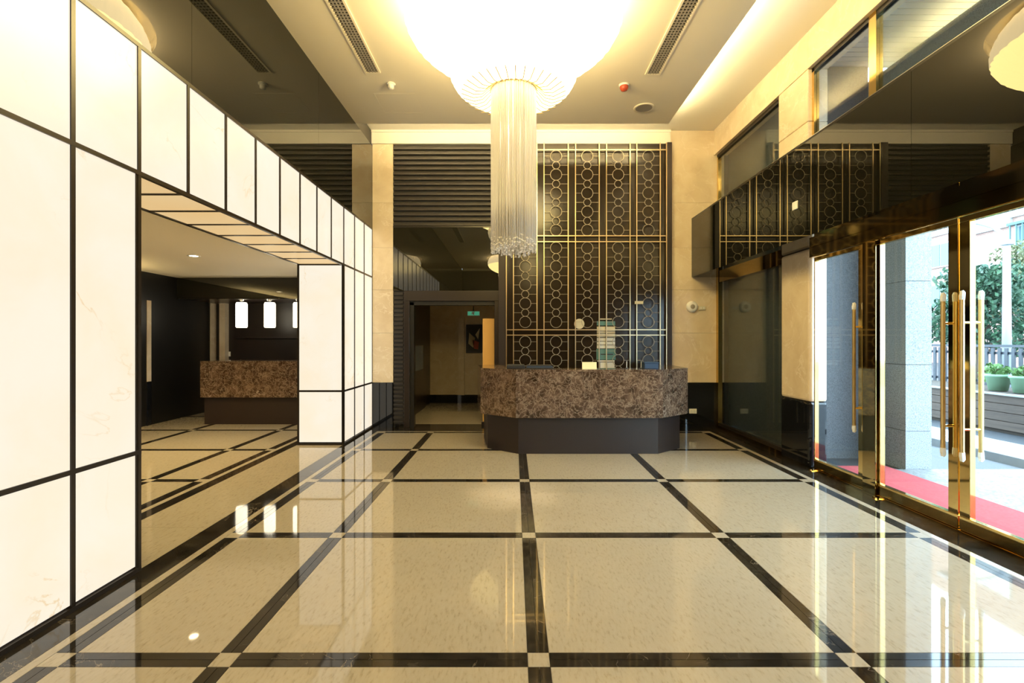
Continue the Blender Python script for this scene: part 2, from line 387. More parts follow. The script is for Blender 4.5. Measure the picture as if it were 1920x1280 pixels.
# ------------------------------------------------------------------ back wall
wb = struct('wall_back', (0, YB, 0))
xa, xb, xc, xd = px(737, YB), px(935, YB), px(1257, YB), XW
hb = hz(270, YB)
box('cornice_beam', px(697, YB), xc, YB-.02, YB+.15, hb, ZC, 'cove', wb)
box('cornice_lip', px(697, YB), xc, YB-.035, YB-.02, ZC-.04, ZC, 'cove', wb)
for x0, x1 in ((XL, xa), (xc, XG+.1)):                     # beige stone courses over a dark polished base
    zs = [.79, 1.66, 2.42, 3.16, 3.95, hb if x0 == XL else ZC]
    for a, b in zip(zs, zs[1:]): box('stone_slab', x0, x1, YB, YB+.05, a+.0015, b-.0015, 'beige', wb)
    box('stone_base', x0, x1, YB-.006, YB+.05, 0, .79, 'pbase', wb)
box('backing', XL-.8, -2.1, YB+.052, YB+.15, 0, ZC, 'gdark', wb); box('backing', 0, XG+.2, YB+.052, YB+.15, 0, ZC, 'gdark', wb)
box('backing', -2.1, 0, YB+.07, YB+.15, 2.3, ZC, 'gdark', wb)
# louvre grille above the passage
lv = empty('louver_grille', (-1.2, YB, 3.5), 'black horizontal louver grille above the dark glass over the passage', 'grille')
z0, z1 = hz(425, YB), hb-.02
box('frame', xa, xb, YB+.055, YB+.068, z0, z1, 'gdark', lv)
n = 16; ph = (z1-z0)/n
for k in range(n): box('slat', xa, xb, YB+.0, YB+.05, z0+ph*(k+.2), z0+ph*(k+.68), 'louver', lv, .004)
box('smoked_glass', xa, xb, YB+.0, YB+.03, hz(545, YB), z0-.01, 'bmirror', wb)
box('glass_trim', xa, xb, YB-.01, YB+.03, z0-.012, z0+.01, 'frame', wb)
# side louvre left of the passage
ls = empty('side_louver', (-2.0, YB, 0), 'narrow black slatted louver strip left of the passage doorway', 'grille')
xs0, xs1 = px(738, YB), px(757, YB)
box('frame', xs0, xs1, YB+.03, YB+.06, .05, 2.42, 'gdark', ls)
for k in range(31): box('slat', xs0, xs1-.01, YB-.005, YB+.028, .08+k*.075, .08+k*.075+.04, 'louver', ls)
# door frame of the passage
d1 = struct('door_1', (-1.1, YB, 0))
fx0, fx1 = px(758, YB), px(938, YB)
box('jamb', fx0, fx0+.10, YB-.04, YB+.14, 0, 2.40, 'dark', d1, .006); box('jamb', fx1-.10, fx1+.03, YB-.04, YB+.14, 0, 2.40, 'dark', d1, .006)
box('inner_jamb', fx0+.10, fx0+.17, YB+.0, YB+.14, 0, 2.2, 'blackw', d1)
box('lintel', fx0, fx1+.03, YB-.045, YB+.14, 2.22, 2.40, 'dark', d1, .006); box('inner_lintel', fx0+.1, fx1-.1, YB, YB+.14, 2.15, 2.22, 'blackw', d1)

# passage behind
pg = struct('wall_passage', (-1, 10.5, 0))
box('side_wall', -2.15, -2.05, YB+.14, 12.0, 0, 2.6, 'dark', pg); box('side_wall', .0, .1, YB+.14, 12.0, 0, 2.6, 'beige', pg)
box('end_wall', -2.15, .1, 12.0, 12.1, 0, 2.6, 'beige', pg); box('end_base', -2.05, 0, 11.975, 12.0, 0, .2, 'pbase', pg)
box('passage_ceiling', -2.15, .1, YB+.14, 12.1, 2.5, 2.6, 'ceil', pg)
box('pilaster', -1.35, -1.2, 11.9, 11.999, .2, 2.1, 'beige', pg)
box('wainscot', -2.05, -2.02, 9.3, 11.2, 0, 1.45, 'dark', pg)
box('wainscot_window', -2.05, -2.015, 9.6, 10.9, .9, 1.42, 'pane', pg)
pl_ = empty('added_passage_light', (-1.0, 10.4, 2.5), 'dim unseen downlight added to light the passage', 'downlight')  # added fill light for the passage, no known fitting
bm = bmesh.new(); lathe(bm, [(.001, -.001), (.06, -.001), (.06, -.006), (.001, -.006)], 20); mesh('lens', bm, 'white', (-1.0, 10.4, 2.5), pl_)
dl_ = bpy.data.lights.new('added_passage_beam', 'SPOT'); dl_.energy = 5; dl_.color = (1, .8, .4); dl_.spot_size = 2.4; dl_.spot_blend = .9; dl_.shadow_soft_size = .05
link(bpy.data.objects.new('added_passage_beam', dl_), (-1.0, 10.4, 2.48), pl_)
p = empty('framed_painting', (px(890, 11.97), 11.99, 1.3), 'framed abstract painting on the far wall of the passage', 'painting')
cx_ = px(889, 11.97)
box('frame', cx_-.20, cx_+.20, 11.965, 11.998, 1.22, 1.92, 'dark', p, .004); box('canvas', cx_-.155, cx_+.155, 11.955, 11.966, 1.27, 1.87, 'art3', p)
for a, pts in (('art1', [(-.12, .15), (.02, .02), (-.02, -.22), (-.14, -.12)]), ('art1', [(.03, .1), (.14, .26), (.10, -.02)]), ('art2', [(-.05, -.02), (.12, -.08), (.10, -.26), (0, -.24)])):
    bm = bmesh.new(); prism(bm, pts, 0, .003)
    for v in bm.verts: v.co = Vector((v.co.x, -v.co.z, v.co.y))
    mesh('paint_patch', bm, a, (cx_, 11.954, 1.57), p)
e = empty('exit_sign', (px(888, 11), 11, 2.1), 'small green glowing exit sign hanging in the passage', 'sign')
ex = px(888, 11)
box('housing', ex-.14, ex+.14, 10.98, 11.02, hz(592, 11), hz(583, 11), 'white', e, .004); box('lit_face', ex-.13, ex+.13, 10.972, 10.98, hz(591, 11), hz(584, 11), 'green', e)
box('hanger', ex-.01, ex+.01, 10.99, 11.01, hz(583, 11), 2.5, 'chrome', e)
bm = bmesh.new()                                            # little running figure on the sign
prism(bm, [(-.03, .02), (.01, .03), (.03, .01), (.01, .0), (.02, -.03), (0, -.05), (-.02, -.02), (-.05, -.04)], 0, .003)
for v in bm.verts: v.co = Vector((v.co.x, -v.co.z, v.co.y))
mesh('pictogram', bm, 'white', (ex, 10.971, (hz(591, 11)+hz(584, 11))/2+.01), e)
sc_ = empty('wall_sconce', (px(773, 8.9), 8.95, hz(592, 8.9)), 'small white oval lamp just inside the passage doorway', 'lamp')
bm = bmesh.new(); bmesh.ops.create_uvsphere(bm, u_segments=16, v_segments=10, radius=1); bmesh.ops.scale(bm, vec=(.05, .05, .10), verts=bm.verts)
mesh('lamp_body', bm, 'white', (px(773, 8.75), 8.77, hz(592, 8.75)), sc_, True); box('bracket', px(773, 8.75)-.12, px(773, 8.75)-.03, 8.76, 8.78, hz(592, 8.75)-.02, hz(592, 8.75)+.02, 'chrome', sc_)
ow = empty('orange_partition', (px(916, 8.85), 8.85, 0), 'pale orange partition in the right side of the passage doorway', 'partition')  # upright board in one even orange colour
box('board', px(905, 8.85), px(927, 8.85), 8.84, 8.88, .06, hz(597, 8.85), 'orange', ow, .004); box('plinth', px(903, 8.85), px(929, 8.85), 8.82, 8.90, 0, .06, 'dark', ow)

# ------------------------------------------------------------------ lattice screen
YL = 8.53
lt = empty('lattice_screen', (1.26, YL, 0), 'tall dark screen with pale gold bars and chains of metal rings behind the marble desk', 'screen')
box('screen_glass', xb+.02, xc-.02, YB-.02, YB-.002, .0, hb, 'lglass', wb)
box('side_post', xb, px(948, YL), YL-.02, YL+.03, 0, hb, 'espresso', lt, .004); box('side_post', px(1250.5, YL), xc, YL-.02, YL+.03, 0, hb, 'espresso', lt, .004)
vb = [949.4, 962.8, 1006.8, 1020, 1065.3, 1079, 1123.4, 1137, 1181.2, 1193.8, 1237.8, 1249.5]
for x in vb: box('vertical_bar', px(x, YL)-.0075, px(x, YL)+.0075, YL-.012, YL+.010, .10, hb-.005, 'gold', lt)
for y in (281, 442, 453, 618, 628): box('cross_bar', px(949, YL), px(1250, YL), YL-.010, YL+.012, hz(y, YL)-.0075, hz(y, YL)+.0075, 'gold', lt)
def ring(R):
    bm = bmesh.new(); lathe(bm, [(R-.0042, -.004), (R+.0042, -.004), (R+.0042, .004), (R-.0042, .004), (R-.0042, -.004)], 24)
    for v in bm.verts: v.co = Vector((v.co.x, v.co.z, v.co.y))
    return bm
RB, RS = .099, .064
proto = {}
cc = [((vb[k]+vb[k+1])/2, vb[k+1]-vb[k]) for k in (1, 3, 5, 7, 9)]
secs = [(292.5, 9), (464.6, 9), (640.5, 9)]      # each section starts and ends with a big ring
for cpx, wpx in cc:
    for y0, cnt in secs:
        for k in range(cnt):
            y = y0+17.35*k
            z = hz(y, YL)
            if z < .62: continue
            big = k % 2 == 0; R = RB if big else RS; x = px(cpx, YL)
            if big not in proto: proto[big] = mesh('ring', ring(R), 'satin', (x, YL, z), lt)
            else: share('ring', proto[big], (x, YL, z), lt)
            hw = wpx*YL/FPX/2
            for s in (-1, 1):
                a, b = sorted((x+s*R, x+s*hw)); box('link', a, b, YL-.003, YL+.003, z-.0026, z+.0026, 'satin', lt)
# flat patches behind the bars, painted in place of a dark glass reflection
nb = empty('reflection_patches', (px(1136, 8.58), 8.58, .9), 'column of white and teal patches painted as a reflection behind the screen bars', 'painted reflection')
def reflection_patch(x0, x1, y0, y1, m, d=0): box('reflection_patch', px(x0, 8.58), px(x1, 8.58), 8.566-d, 8.572-d, hz(y1, 8.58), hz(y0, 8.58), m, nb)
for k in range(6): reflection_patch(1119, 1135, 612+k*7, 618+k*7, 'paperg' if k < 3 else 'paper'); reflection_patch(1137, 1153, 612+k*7, 618+k*7, 'paperg' if k < 3 else 'paper')
reflection_patch(1118, 1154, 654, 674, 'teal'); reflection_patch(1120, 1152, 675, 678, 'paper'); reflection_patch(1125, 1152, 679, 696, 'paper'); reflection_patch(1125, 1147, 597, 599, 'paperg'); reflection_patch(1119, 1153, 602, 610, 'teal')
reflection_patch(1126, 1149, 663, 665, 'tray', .004)
tag(box('label_plate', px(1190, 8.51), px(1206, 8.51), 8.50, 8.51, hz(570, 8.53), hz(564.5, 8.53), 'paperg', None), 'small pale plate fixed across a bar of the screen', 'label')
cl = empty('reflection_disc', (px(1086, 8.58), 8.58, hz(607, 8.58)), 'dim yellow disc standing in for a reflection behind the third ring column of the screen', 'disc')  # stands in for a round yellow reflection in the dark glass
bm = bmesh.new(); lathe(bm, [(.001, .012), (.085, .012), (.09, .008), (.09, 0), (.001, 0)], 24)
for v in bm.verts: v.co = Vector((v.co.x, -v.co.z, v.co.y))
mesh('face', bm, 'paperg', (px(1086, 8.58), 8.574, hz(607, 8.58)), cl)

# ------------------------------------------------------------------ right wall
wr = struct('wall_right', (XW, 2, 0))
HT, FT, FB = 4.78, 3.67, 2.64
P0, P1 = 5.85, 6.5           # pier
# upper stone band in courses, split at slab joints
for a, b in ((YR, -2.5), (-2.5, 0), (0, 2.2), (2.2, P0), (P0, P1), (P1, YB)):
    box('stone_slab', XW, XW+.24, a+.001, b-.001, HT+.001, ZC, 'beige', wr)
for a, b in ((FB, 3.4), (3.4, 4.15), (4.15, HT)): box('stone_slab', XW, XW+.24, P0, P1, a+.0015, b-.0015, 'beige', wr, .012)
for a, b in ((.79, FB),): box('stone_slab', XW+.03, XW+.25, P0+.02, P1, a+.0015, b-.0015, 'beige', wr, .03)
box('stone_base', XW+.026, XW+.25, P0+.02, P1, 0, .79, 'pbase', wr, .03)
box('end_wall', XW, XW+.24, YR, 1.2, 0, HT, 'beige', wr)
# clerestory windows above the fascia
w1 = struct('window_1', (XG, 7.5, FB)); w2 = struct('window_2', (XG, 4, FB))
def window(w, y0, y1, mull, z0, z1):
    box('frame', XG-.03, XG+.03, y0, y0+.04, z0, z1, 'brass', w); box('frame', XG-.03, XG+.03, y1-.04, y1, z0, z1, 'brass', w)
    box('head', XG-.03, XG+.03, y0, y1, z1-.05, z1, 'frame', w)
    yy = [y0+.04]+[q for mq in mull for q in (mq-.05, mq+.05)]+[y1-.04]
    for k in range(0, len(yy), 2): box('pane', XG-.005, XG+.005, yy[k], yy[k+1], z0, z1-.05, 'tglass', w)
    for mq in mull: box('mullion', XG-.035, XG+.035, mq-.05, mq+.05, z0, z1, 'brass', w)
window(w1, P1, YB-.02, [], FB, HT); window(w2, 1.2, P0, [4.86, 2.9], FB, HT)
# full height glass bay next to the back wall
w3 = struct('window_3', (XG, 7.5, 0))
box('pane', XG-.005, XG+.005, P1+.02, YB-.09, .10, FB, 'tglass', w3)
box('post', XG-.04, XG+.03, YB-.09, YB-.05, 0, FB, 'brass', w3); box('post', XG-.04, XG+.03, YB-.035, YB-.005, 0, FB, 'brass', w3)
box('bottom_rail', XG-.04, XG+.03, P1, YB-.09, 0, .05, 'bronze', w3); box('bottom_rail', XG-.03, XG+.03, P1, YB-.09, .05, .10, 'frame', w3)
box('top_rail', XG-.03, XG+.03, P1, YB-.09, FB-.10, FB, 'bronze', w3)
# black glass fascia box
fa = struct('trim_fascia', (XF, 2, FB))
fy = [YR, -3.4, -.95, 1.45, 3.85, YB]
for a, b in zip(fy, fy[1:]):
    box('glass_panel', XF, XF+.015, a+.0015, b-.0015, FB, FT, 'mirror', fa)
    box('soffit_panel', XF+.016, XG+.0, a+.0015, b-.0015, FB, FB+.015, 'bmirror', fa)
box('core', XF+.016, XW-.002, YR, YB, FB+.02, FT-.02, 'gdark', fa); box('top', XF, XW-.002, YR, YB, FT-.02, FT, 'frame', fa)
box('edge_trim', XF-.003, XF+.012, YR, YB, FT, FT+.005, 'chrome', fa)
yq = 917*XF/529
tag(box('sensor_plate', XF-.014, XF, yq-.05, yq+.05, 2.98, 3.07, 'white', None, .004), 'small white plate stuck on the black glass fascia', 'plate')
# entrance doors
DT = 2.52
box('head_rail', XG-.05, XG+.04, 1.2, P0+.02, DT, FB-.002, 'brass', wr); box('threshold', XG-.05, XG+.06, 1.2, P0, 0, .012, 'bronze', wr)
def post(y0, y1): box('bronze_post', XG-.05, XG+.05, y0, y1, .012, DT, 'bronze', wr, .004)
post(4.80, 4.98); post(2.88, 3.06)
def leaf(y0, y1, hs, label):
    """door leaf between depth y0<y1, handle stile at end hs ('near' = y0 side)"""
    d = empty('glass_door', (XG, (y0+y1)/2, 0), label, 'door', 'brass framed entrance doors')
    y0 += .006; y1 -= .006; S = .09; s0, s1 = (S, .02) if hs == 'near' else (.02, S)
    box('pane', XG-.006, XG+.006, y0+s0, y1-s1, .125, DT-.05, 'glass', d)
    box('bottom_rail', XG-.026, XG+.026, y0, y1, .014, .125, 'brass', d, .003); box('top_rail', XG-.024, XG+.024, y0, y1, DT-.05, DT-.004, 'brass', d, .003)
    box('stile', XG-.024, XG+.024, y0, y0+s0, .125, DT-.05, 'brass', d, .003); box('stile', XG-.024, XG+.024, y1-s1, y1, .125, DT-.05, 'brass', d, .003)
    hy = y0+s0-.01 if hs == 'near' else y1-s1+.01
    for s in (-1, 1):
        hx = XG+s*.075
        bm = bmesh.new(); tube(bm, [(0, 0, -.645), (0, 0, .645)], .0165, 12); h = mesh('handle', bm, 'hbrass', (hx, hy, 1.25), d)
        for z in (-.42, .42):
            bm = bmesh.new(); tube(bm, [(0, 0, z), (-s*.055, 0, z)], .011, 8); mesh('bracket', bm, 'brass', (hx, hy, 1.25), h)
        for z in (-1, 1):
            bm = bmesh.new(); tube(bm, [(0, 0, z*.60), (0, 0, z*.63), (.003, 0, z*.655), (-.002, .002, z*.672)], [.018, .0195, .018, .012], 8); mesh('film_wrap', bm, 'wrap', (hx, hy, 1.25), h)
    bm = bmesh.new(); lathe(bm, [(.001, 0), (.055, 0), (.05, .012), (.001, .014)], 20)
    mesh('floor_pivot', bm, 'brass', (XG-.055, y1-.05 if hs == 'near' else y0+.05, .0), d)
leaf(4.98, 5.83, 'near', 'narrow glass entrance door nearest the beige pier')
leaf(3.93, 4.80, 'near', 'glass entrance door between the bronze post and the middle pair of handles')
leaf(3.06, 3.93, 'far', 'nearest glass entrance door cut by the right picture edge')
w4 = struct('window_4', (XG, 1.6, 0))
for a, b in ((1.2, 2.0),):
    box('pane', XG-.005, XG+.005, a+.03, b-.03, .1, DT-.05, 'tglass', w4); box('post', XG-.03, XG+.03, b-.03, b+.03, .012, DT, 'brass', w4)
    box('bottom_rail', XG-.03, XG+.03, a+.03, b-.03, .012, .1, 'bronze', w4); box('top_rail', XG-.03, XG+.03, a+.03, b-.03, DT-.05, DT, 'bronze', w4)
leaf(2.03, 2.88, 'far', 'brass framed glass door leaf beyond the right picture edge')

# ------------------------------------------------------------------ rear wall behind the camera
wq = struct('wall_rear', (0, YR, 0))
box('panel', XL-.1, XW+.2, YR-.12, YR, 0, 4.9, 'espresso', wq); box('cornice_beam', XL, XW, YR-.1, YR+.02, 4.9, ZC, 'cove', wq)

# ------------------------------------------------------------------ side lobby
sl = struct('wall_side_lobby', (-5, 9, 0))
LC = 2.755
box('lobby_ceiling', XA-.1, XP, -.7, 9.55, LC, LC+.08, 'ceil', sl)
box('fascia', XA, XL, 9.55, 9.60, 2.34, LC+.08, 'bmirror', sl); box('niche_ceiling', XA, XL, 9.6, 10.9, 2.34, 2.42, 'dark', sl)
box('side_panel', XA-.1, XA, -.7, 8.77, 0, LC, 'blackw', sl); box('side_panel', XA-.1, XA, 8.87, 11, 0, LC, 'blackw', sl)
box('pilaster', XA-.1, XA+.01, 8.77, 8.87, .79, 2.25, 'beige', sl); box('pilaster_base', XA-.1, XA+.012, 8.77, 8.87, 0, .79, 'pbase', sl); box('pilaster_head', XA-.1, XA, 8.77, 8.87, 2.25, LC, 'blackw', sl)
box('niche_wall', XA, XL, 10.8, 10.9, 0, 2.4, 'dark', sl); box('niche_column', px(386, 10.6), px(395, 10.6), 10.6, 10.8, 0, 2.34, 'beige', sl); box('niche_column', px(408, 10.6), px(419, 10.6), 10.66, 10.8, 0, 2.34, 'beige', sl)
box('niche_side', XL-.1, XL+.0, YB+.15, 10.9, 0, LC, 'dark', sl); box('near_wall', XA-.1, XP, -.8, -.7, 0, LC+.1, 'blackw', sl)
box('niche_ledge', px(440, 10.7), XL, 10.72, 10.8, hz(632, 10.7)-.02, hz(632, 10.7), 'espresso', sl)
ul = empty('added_uplight', (XA+.06, 4.4, 2.2), 'unseen trough uplight added to brighten the side lobby ceiling', 'lamp')  # added out of view to brighten the lobby ceiling
box('trough', XA+.001, XA+.12, 1.2, 7.6, 2.18, 2.20, 'frame', ul); box('trough_lip', XA+.11, XA+.12, 1.2, 7.6, 2.20, 2.26, 'frame', ul); box('added_light_tube', XA+.04, XA+.08, 1.25, 7.55, 2.205, 2.235, 'ledup', ul)
# side lobby desk
sd = empty('marble_desk', (-4.4, 9.0, 0), 'brown marble fronted desk in the side lobby under the white pendants', 'desk')
x0 = px(375, 8.85)
box('marble_front', x0, -2.7, 8.85, 8.90, hz(745, 8.85), 1.13, 'brown', sd, .004); box('marble_top', x0, -2.7, 8.85, 9.45, 1.13, 1.155, 'brown', sd, .004)
box('plinth', x0+.03, -2.7, 8.93, 9.40, 0, hz(745, 8.85), 'espresso', sd); box('marble_side', x0, x0+.03, 8.90, 9.45, hz(745, 8.85), 1.13, 'brown', sd)
for k, (xx, lab) in enumerate(((453, 'leftmost glowing white cylinder pendant over the side lobby desk'), (506, 'middle glowing white cylinder pendant over the side lobby desk'), (560, 'rightmost white cylinder pendant half hidden by the glowing pillar'))):
    Y = 9.75; X = px(xx, Y); pd = empty('pendant_lamp', (X, Y, 2.34), lab, 'lamp', 'cylinder pendants over the side desk')
    bm = bmesh.new(); lathe(bm, [(.001, hz(614, Y)), (.095, hz(614, Y)), (.105, hz(612, Y)), (.105, hz(570, Y)), (.09, hz(567, Y)), (.001, hz(567, Y))], 24); mesh('shade', bm, 'pend', (X, Y, 0), pd, True)
    bm = bmesh.new(); tube(bm, [(0, 0, hz(568, Y)), (0, 0, 2.33)], .01, 8); mesh('stem', bm, 'chrome', (X, Y, 0), pd)
    bm = bmesh.new(); lathe(bm, [(.001, 2.34), (.06, 2.34), (.05, 2.315), (.001, 2.31)], 20); mesh('ceiling_rose', bm, 'chrome', (X, Y, 0), pd)
for X, Y, lab in ((-4.63, 7.08, 'recessed downlight nearer the pillar in the side lobby ceiling'), (-4.95, 6.25, 'recessed downlight by the near edge of the side lobby opening'),
        (-4.6, 4.6, 'added unseen downlight behind the near glowing wall'), (-4.6, 2.6, 'added unseen downlight deep in the near end of the side lobby'), (-5.9, 3.6, 'added unseen downlight close to the dark lobby wall'), (-5.9, 6.8, 'added unseen downlight near the pilaster in the side lobby')):  # last four are added out of view for more bounce light
    d = empty('downlight', (X, Y, LC), lab, 'downlight', 'side lobby downlights')
    bm = bmesh.new(); lathe(bm, [(.055, -.001), (.085, -.001), (.085, -.008), (.055, -.004), (.055, -.001)], 24); mesh('trim_ring', bm, 'white', (X, Y, LC), d)
    bm = bmesh.new(); lathe(bm, [(.001, -.001), (.054, -.001), (.054, -.004), (.001, -.004)], 24); mesh('lens', bm, 'dl', (X, Y, LC), d)
    L = bpy.data.lights.new('downlight_beam', 'SPOT'); L.energy = 150; L.color = (1, .74, .31); L.spot_size = 2.2; L.spot_blend = .8; L.shadow_soft_size = .05
    link(bpy.data.objects.new('downlight_beam', L), (X, Y, LC-.012), d)
tag(box('wall_switch', px(423, 10.79), px(432, 10.79), 10.785, 10.8, hz(668, 10.79), hz(659, 10.79), 'white', None, .003), 'small white switch plate on the dark wall behind the side desk', 'switch')

# ------------------------------------------------------------------ reception desk
rd = empty('reception_desk', (1.0, 6.9, 0), 'faceted reception desk with brown marble band over a recessed espresso base', 'desk')
outer = [(-.57, 7.75), (-.466, 6.90), (.03, 6.50), (1.985, 6.50), (2.457, 6.90), (2.50, 7.75)]
def off(poly, d):
    out = []
    for k in range(len(poly)):
        p = Vector(poly[k]); ns = []
        for a, b in ((k-1, k), (k, k+1)):
            if a >= 0 and b < len(poly):
                e_ = (Vector(poly[b])-Vector(poly[a])).normalized(); ns.append(Vector((-e_.y, e_.x)))
        nn = sum(ns, Vector((0, 0))).normalized(); out.append(tuple(p+nn*d/max(.3, nn.dot(ns[0]))))
    return out
inn = off(outer, .035)
for k in range(5):
    bm = bmesh.new(); a, b, c, d = outer[k], outer[k+1], inn[k+1], inn[k]
    g = (Vector(b)-Vector(a)).normalized()*.001
    prism(bm, [tuple(Vector(a)+g), tuple(Vector(b)-g), tuple(Vector(c)-g), tuple(Vector(d)+g)], .50, 1.115)
    mesh('marble_panel', bm, 'brown', ((a[0]+b[0])/2, (a[1]+b[1])/2, .5), rd, world=True)
topi = off(outer, .38); bm = bmesh.new(); prism(bm, outer+topi[::-1], 1.116, 1.142); mesh('marble_top', bm, 'brown', (1, 6.6, 1.116), rd, world=True)
bo = off(outer, .10); bi = off(outer, .16)
for k in range(5):
    bm = bmesh.new(); prism(bm, [bo[k], bo[k+1], bi[k+1], bi[k]], 0, .50); mesh('base_panel', bm, 'espresso', ((bo[k][0]+bo[k+1][0])/2, (bo[k][1]+bo[k+1][1])/2, 0), rd, world=True)
wk = off(outer, .17); bm = bmesh.new(); prism(bm, off(outer, .16)+off(outer, .85)[::-1], .74, .77); mesh('worktop', bm, 'espresso', (1, 7, .74), rd, world=True)
# things on the desk
ZD = 1.142
sg = empty('desk_sign', (px(1105, 6.7), 6.7, ZD), 'small cream sign card standing on the reception desk', 'sign')
bm = bmesh.new(); prism(bm, [(0, 0), (.05, 0), (.045, .002), (.028, .092), (.022, .092)], -.098, .098)
for v in bm.verts: v.co = Vector((v.co.z, v.co.x-.025, v.co.y))
mesh('card', bm, 'cream', (px(1105, 6.7), 6.7, ZD), sg)
for k, dx in enumerate((-.045, .005, .036, .066)):      # dark printed characters, unreadable at this size
    bm = bmesh.new(); w = .008 if k == 0 else .010; h = .003 if k == 0 else .012
    for q in ((-h, -h*.4), (-h*.2, h*.3), (h*.55, h)): addbox(bm, -w, w, -.0008, .0008, q[0], q[1])
    if k: addbox(bm, -w*.25, w*.25, -.0008, .0008, -h, h)
    o = mesh('printed_character', bm, 'ink', (px(1105, 6.7)+dx, 6.687, ZD+.045), sg); o.rotation_euler.x = -.24
bt = empty('document_tray', (px(968, 6.78), 6.78, ZD), 'low charcoal tray at the left end of the reception desk', 'tray')
box('tray_body', px(950, 6.78), px(984, 6.78), 6.70, 6.86, ZD, ZD+.045, 'tray', bt, .006); box('lid', px(951, 6.78), px(983, 6.78), 6.71, 6.85, ZD+.045, ZD+.056, 'tray', bt, .003)
kb = empty('folder_stack', (px(1012, 6.78), 6.78, ZD), 'long flat navy folder stack beside the charcoal tray on the desk', 'folders')
for k in range(3): box('folder', px(986+k, 6.78), px(1038-k*2, 6.78), 6.69+k*.006, 6.87, ZD+k*.017, ZD+k*.017+.014, 'navy' if k == 1 else 'tray', kb, .002)
bb = empty('file_box', (px(1219, 6.75), 6.75, ZD), 'small blue file box at the right end of the reception desk', 'box')
box('box_body', px(1206, 6.75), px(1232, 6.75), 6.68, 6.82, ZD, ZD+.075, 'navy', bb, .004); box('lid', px(1205, 6.75), px(1233, 6.75), 6.675, 6.825, ZD+.075, ZD+.092, 'navy', bb, .004)
for xx, lab in ((1175, 'thin pale pen standing left of the blue box on the desk'), (1202, 'thin pale pen standing right beside the blue box on the desk')):
    pn = empty('desk_pen', (px(xx, 6.75), 6.75, ZD), lab, 'pen', 'desk pens')
    bm = bmesh.new(); lathe(bm, [(.001, 0), (.022, 0), (.020, .01), (.006, .014), (.001, .014)], 14); mesh('foot', bm, 'tray', (px(xx, 6.75), 6.75, ZD), pn)
    bm = bmesh.new(); tube(bm, [(0, 0, .012), (.002, 0, .09), (.003, 0, .105)], [.005, .005, .002], 8); mesh('barrel', bm, 'paper', (px(xx, 6.75), 6.75, ZD), pn)
# fittings on the back wall
sp = empty('wall_sounder', (px(1297, 8.6), YB, hz(575, 8.6)), 'round white alarm sounder on the beige wall right of the screen', 'alarm')
def disc(name, prof, m, loc, parent, n=28):
    bm = bmesh.new(); lathe(bm, prof, n)
    for v in bm.verts: v.co = Vector((v.co.x, -v.co.z, v.co.y))
    return mesh(name, bm, m, loc, parent, True)
q = (px(1297, 8.6), YB, hz(575, 8.6))
disc('body', [(.001, .05), (.06, .05), (.09, .04), (.10, .015), (.10, 0)], 'white', q, sp); disc('center_grille', [(.001, .058), (.03, .056), (.04, .05)], 'grille', q, sp)
def plate(x0, x1, y0, y1, lab, cat, m='white', sock=True):
    r = empty('wall_plate', (px((x0+x1)/2, 8.59), 8.59, hz(y1, 8.59)), lab, cat)
    box('plate', px(x0, 8.59), px(x1, 8.59), 8.578, 8.594, hz(y1, 8.59), hz(y0, 8.59), m, r, .003)
    w = (x1-x0)/5
    for k in (0, 1): box('button', px(x0+w*(1+k*2), 8.59), px(x0+w*(2+k*2), 8.59), 8.574, 8.578, hz(y1-2, 8.59), hz(y0+2, 8.59), 'paper', r)
plate(1310, 1323, 573.5, 581, 'small pale switch plate right beside the round alarm sounder', 'switch', 'paperg'); plate(1292, 1306, 766, 775, 'white socket plate low on the black wall base right of the desk', 'socket')
# ceiling fittings
def vent(x, ye, lab):
    v = empty('ceiling_vent', (x, 3.2, ZP), lab, 'vent', 'slot vents in the dropped ceiling')
    y0 = .2; w = .085
    box('recess', x-w+.02, x+w-.02, y0, ye, ZP-.004, ZP+.0, 'gdark', v)
    for s in (-1, 1): box('rim', x+s*w-.012, x+s*w+.012, y0, ye, ZP-.012, ZP, 'ceil', v)
    box('rim', x-w, x+w, ye-.012, ye+.012, ZP-.012, ZP, 'ceil', v)
    bm = bmesh.new(); yy = y0+.03
    while yy < ye-.02: addbox(bm, x-w+.012, x+w-.012, yy, yy+.016, ZP-.011, ZP-.005); yy += .045
    for k in (-1, 0, 1): addbox(bm, x+k*.036-.006, x+k*.036+.006, y0, ye, ZP-.0108, ZP-.0052)
    tag(mesh('louver_blades', bm, 'grille', (x, 3.2, ZP), v, world=True), kind='stuff')
vent(-1.79, 6.22, 'long slot air vent in the ceiling left of the chandelier'); vent(1.78, 6.26, 'long slot air vent in the ceiling right of the chandelier')
def cdisc(name, prof, m, loc, parent):
    bm = bmesh.new(); lathe(bm, prof, 28); return mesh(name, bm, m, loc, parent, True)
X, Y = -1.63, 6.5
s = empty('smoke_detector', (X, Y, ZP), 'small white detector on the ceiling left of the chandelier', 'detector')
cdisc('base', [(.001, 0), (.06, 0), (.058, -.02), (.001, -.02)], 'white', (X, Y, ZP), s); cdisc('head', [(.04, -.02), (.042, -.06), (.02, -.075), (.001, -.075)], 'white', (X, Y, ZP), s)
X, Y = 1.475, 6.53
s = empty('alarm_beacon', (X, Y, ZP), 'red domed fire detector on the ceiling right of the chandelier', 'detector')
cdisc('base', [(.001, 0), (.07, 0), (.066, -.02), (.001, -.02)], 'white', (X, Y, ZP), s); cdisc('dome', [(.055, -.02), (.055, -.045), (.04, -.075), (.001, -.088)], 'redp', (X, Y, ZP), s)
X, Y = 1.91, 7.17
s = empty('ceiling_speaker', (X, Y, ZP), 'round cream ceiling speaker near the back right corner', 'speaker')
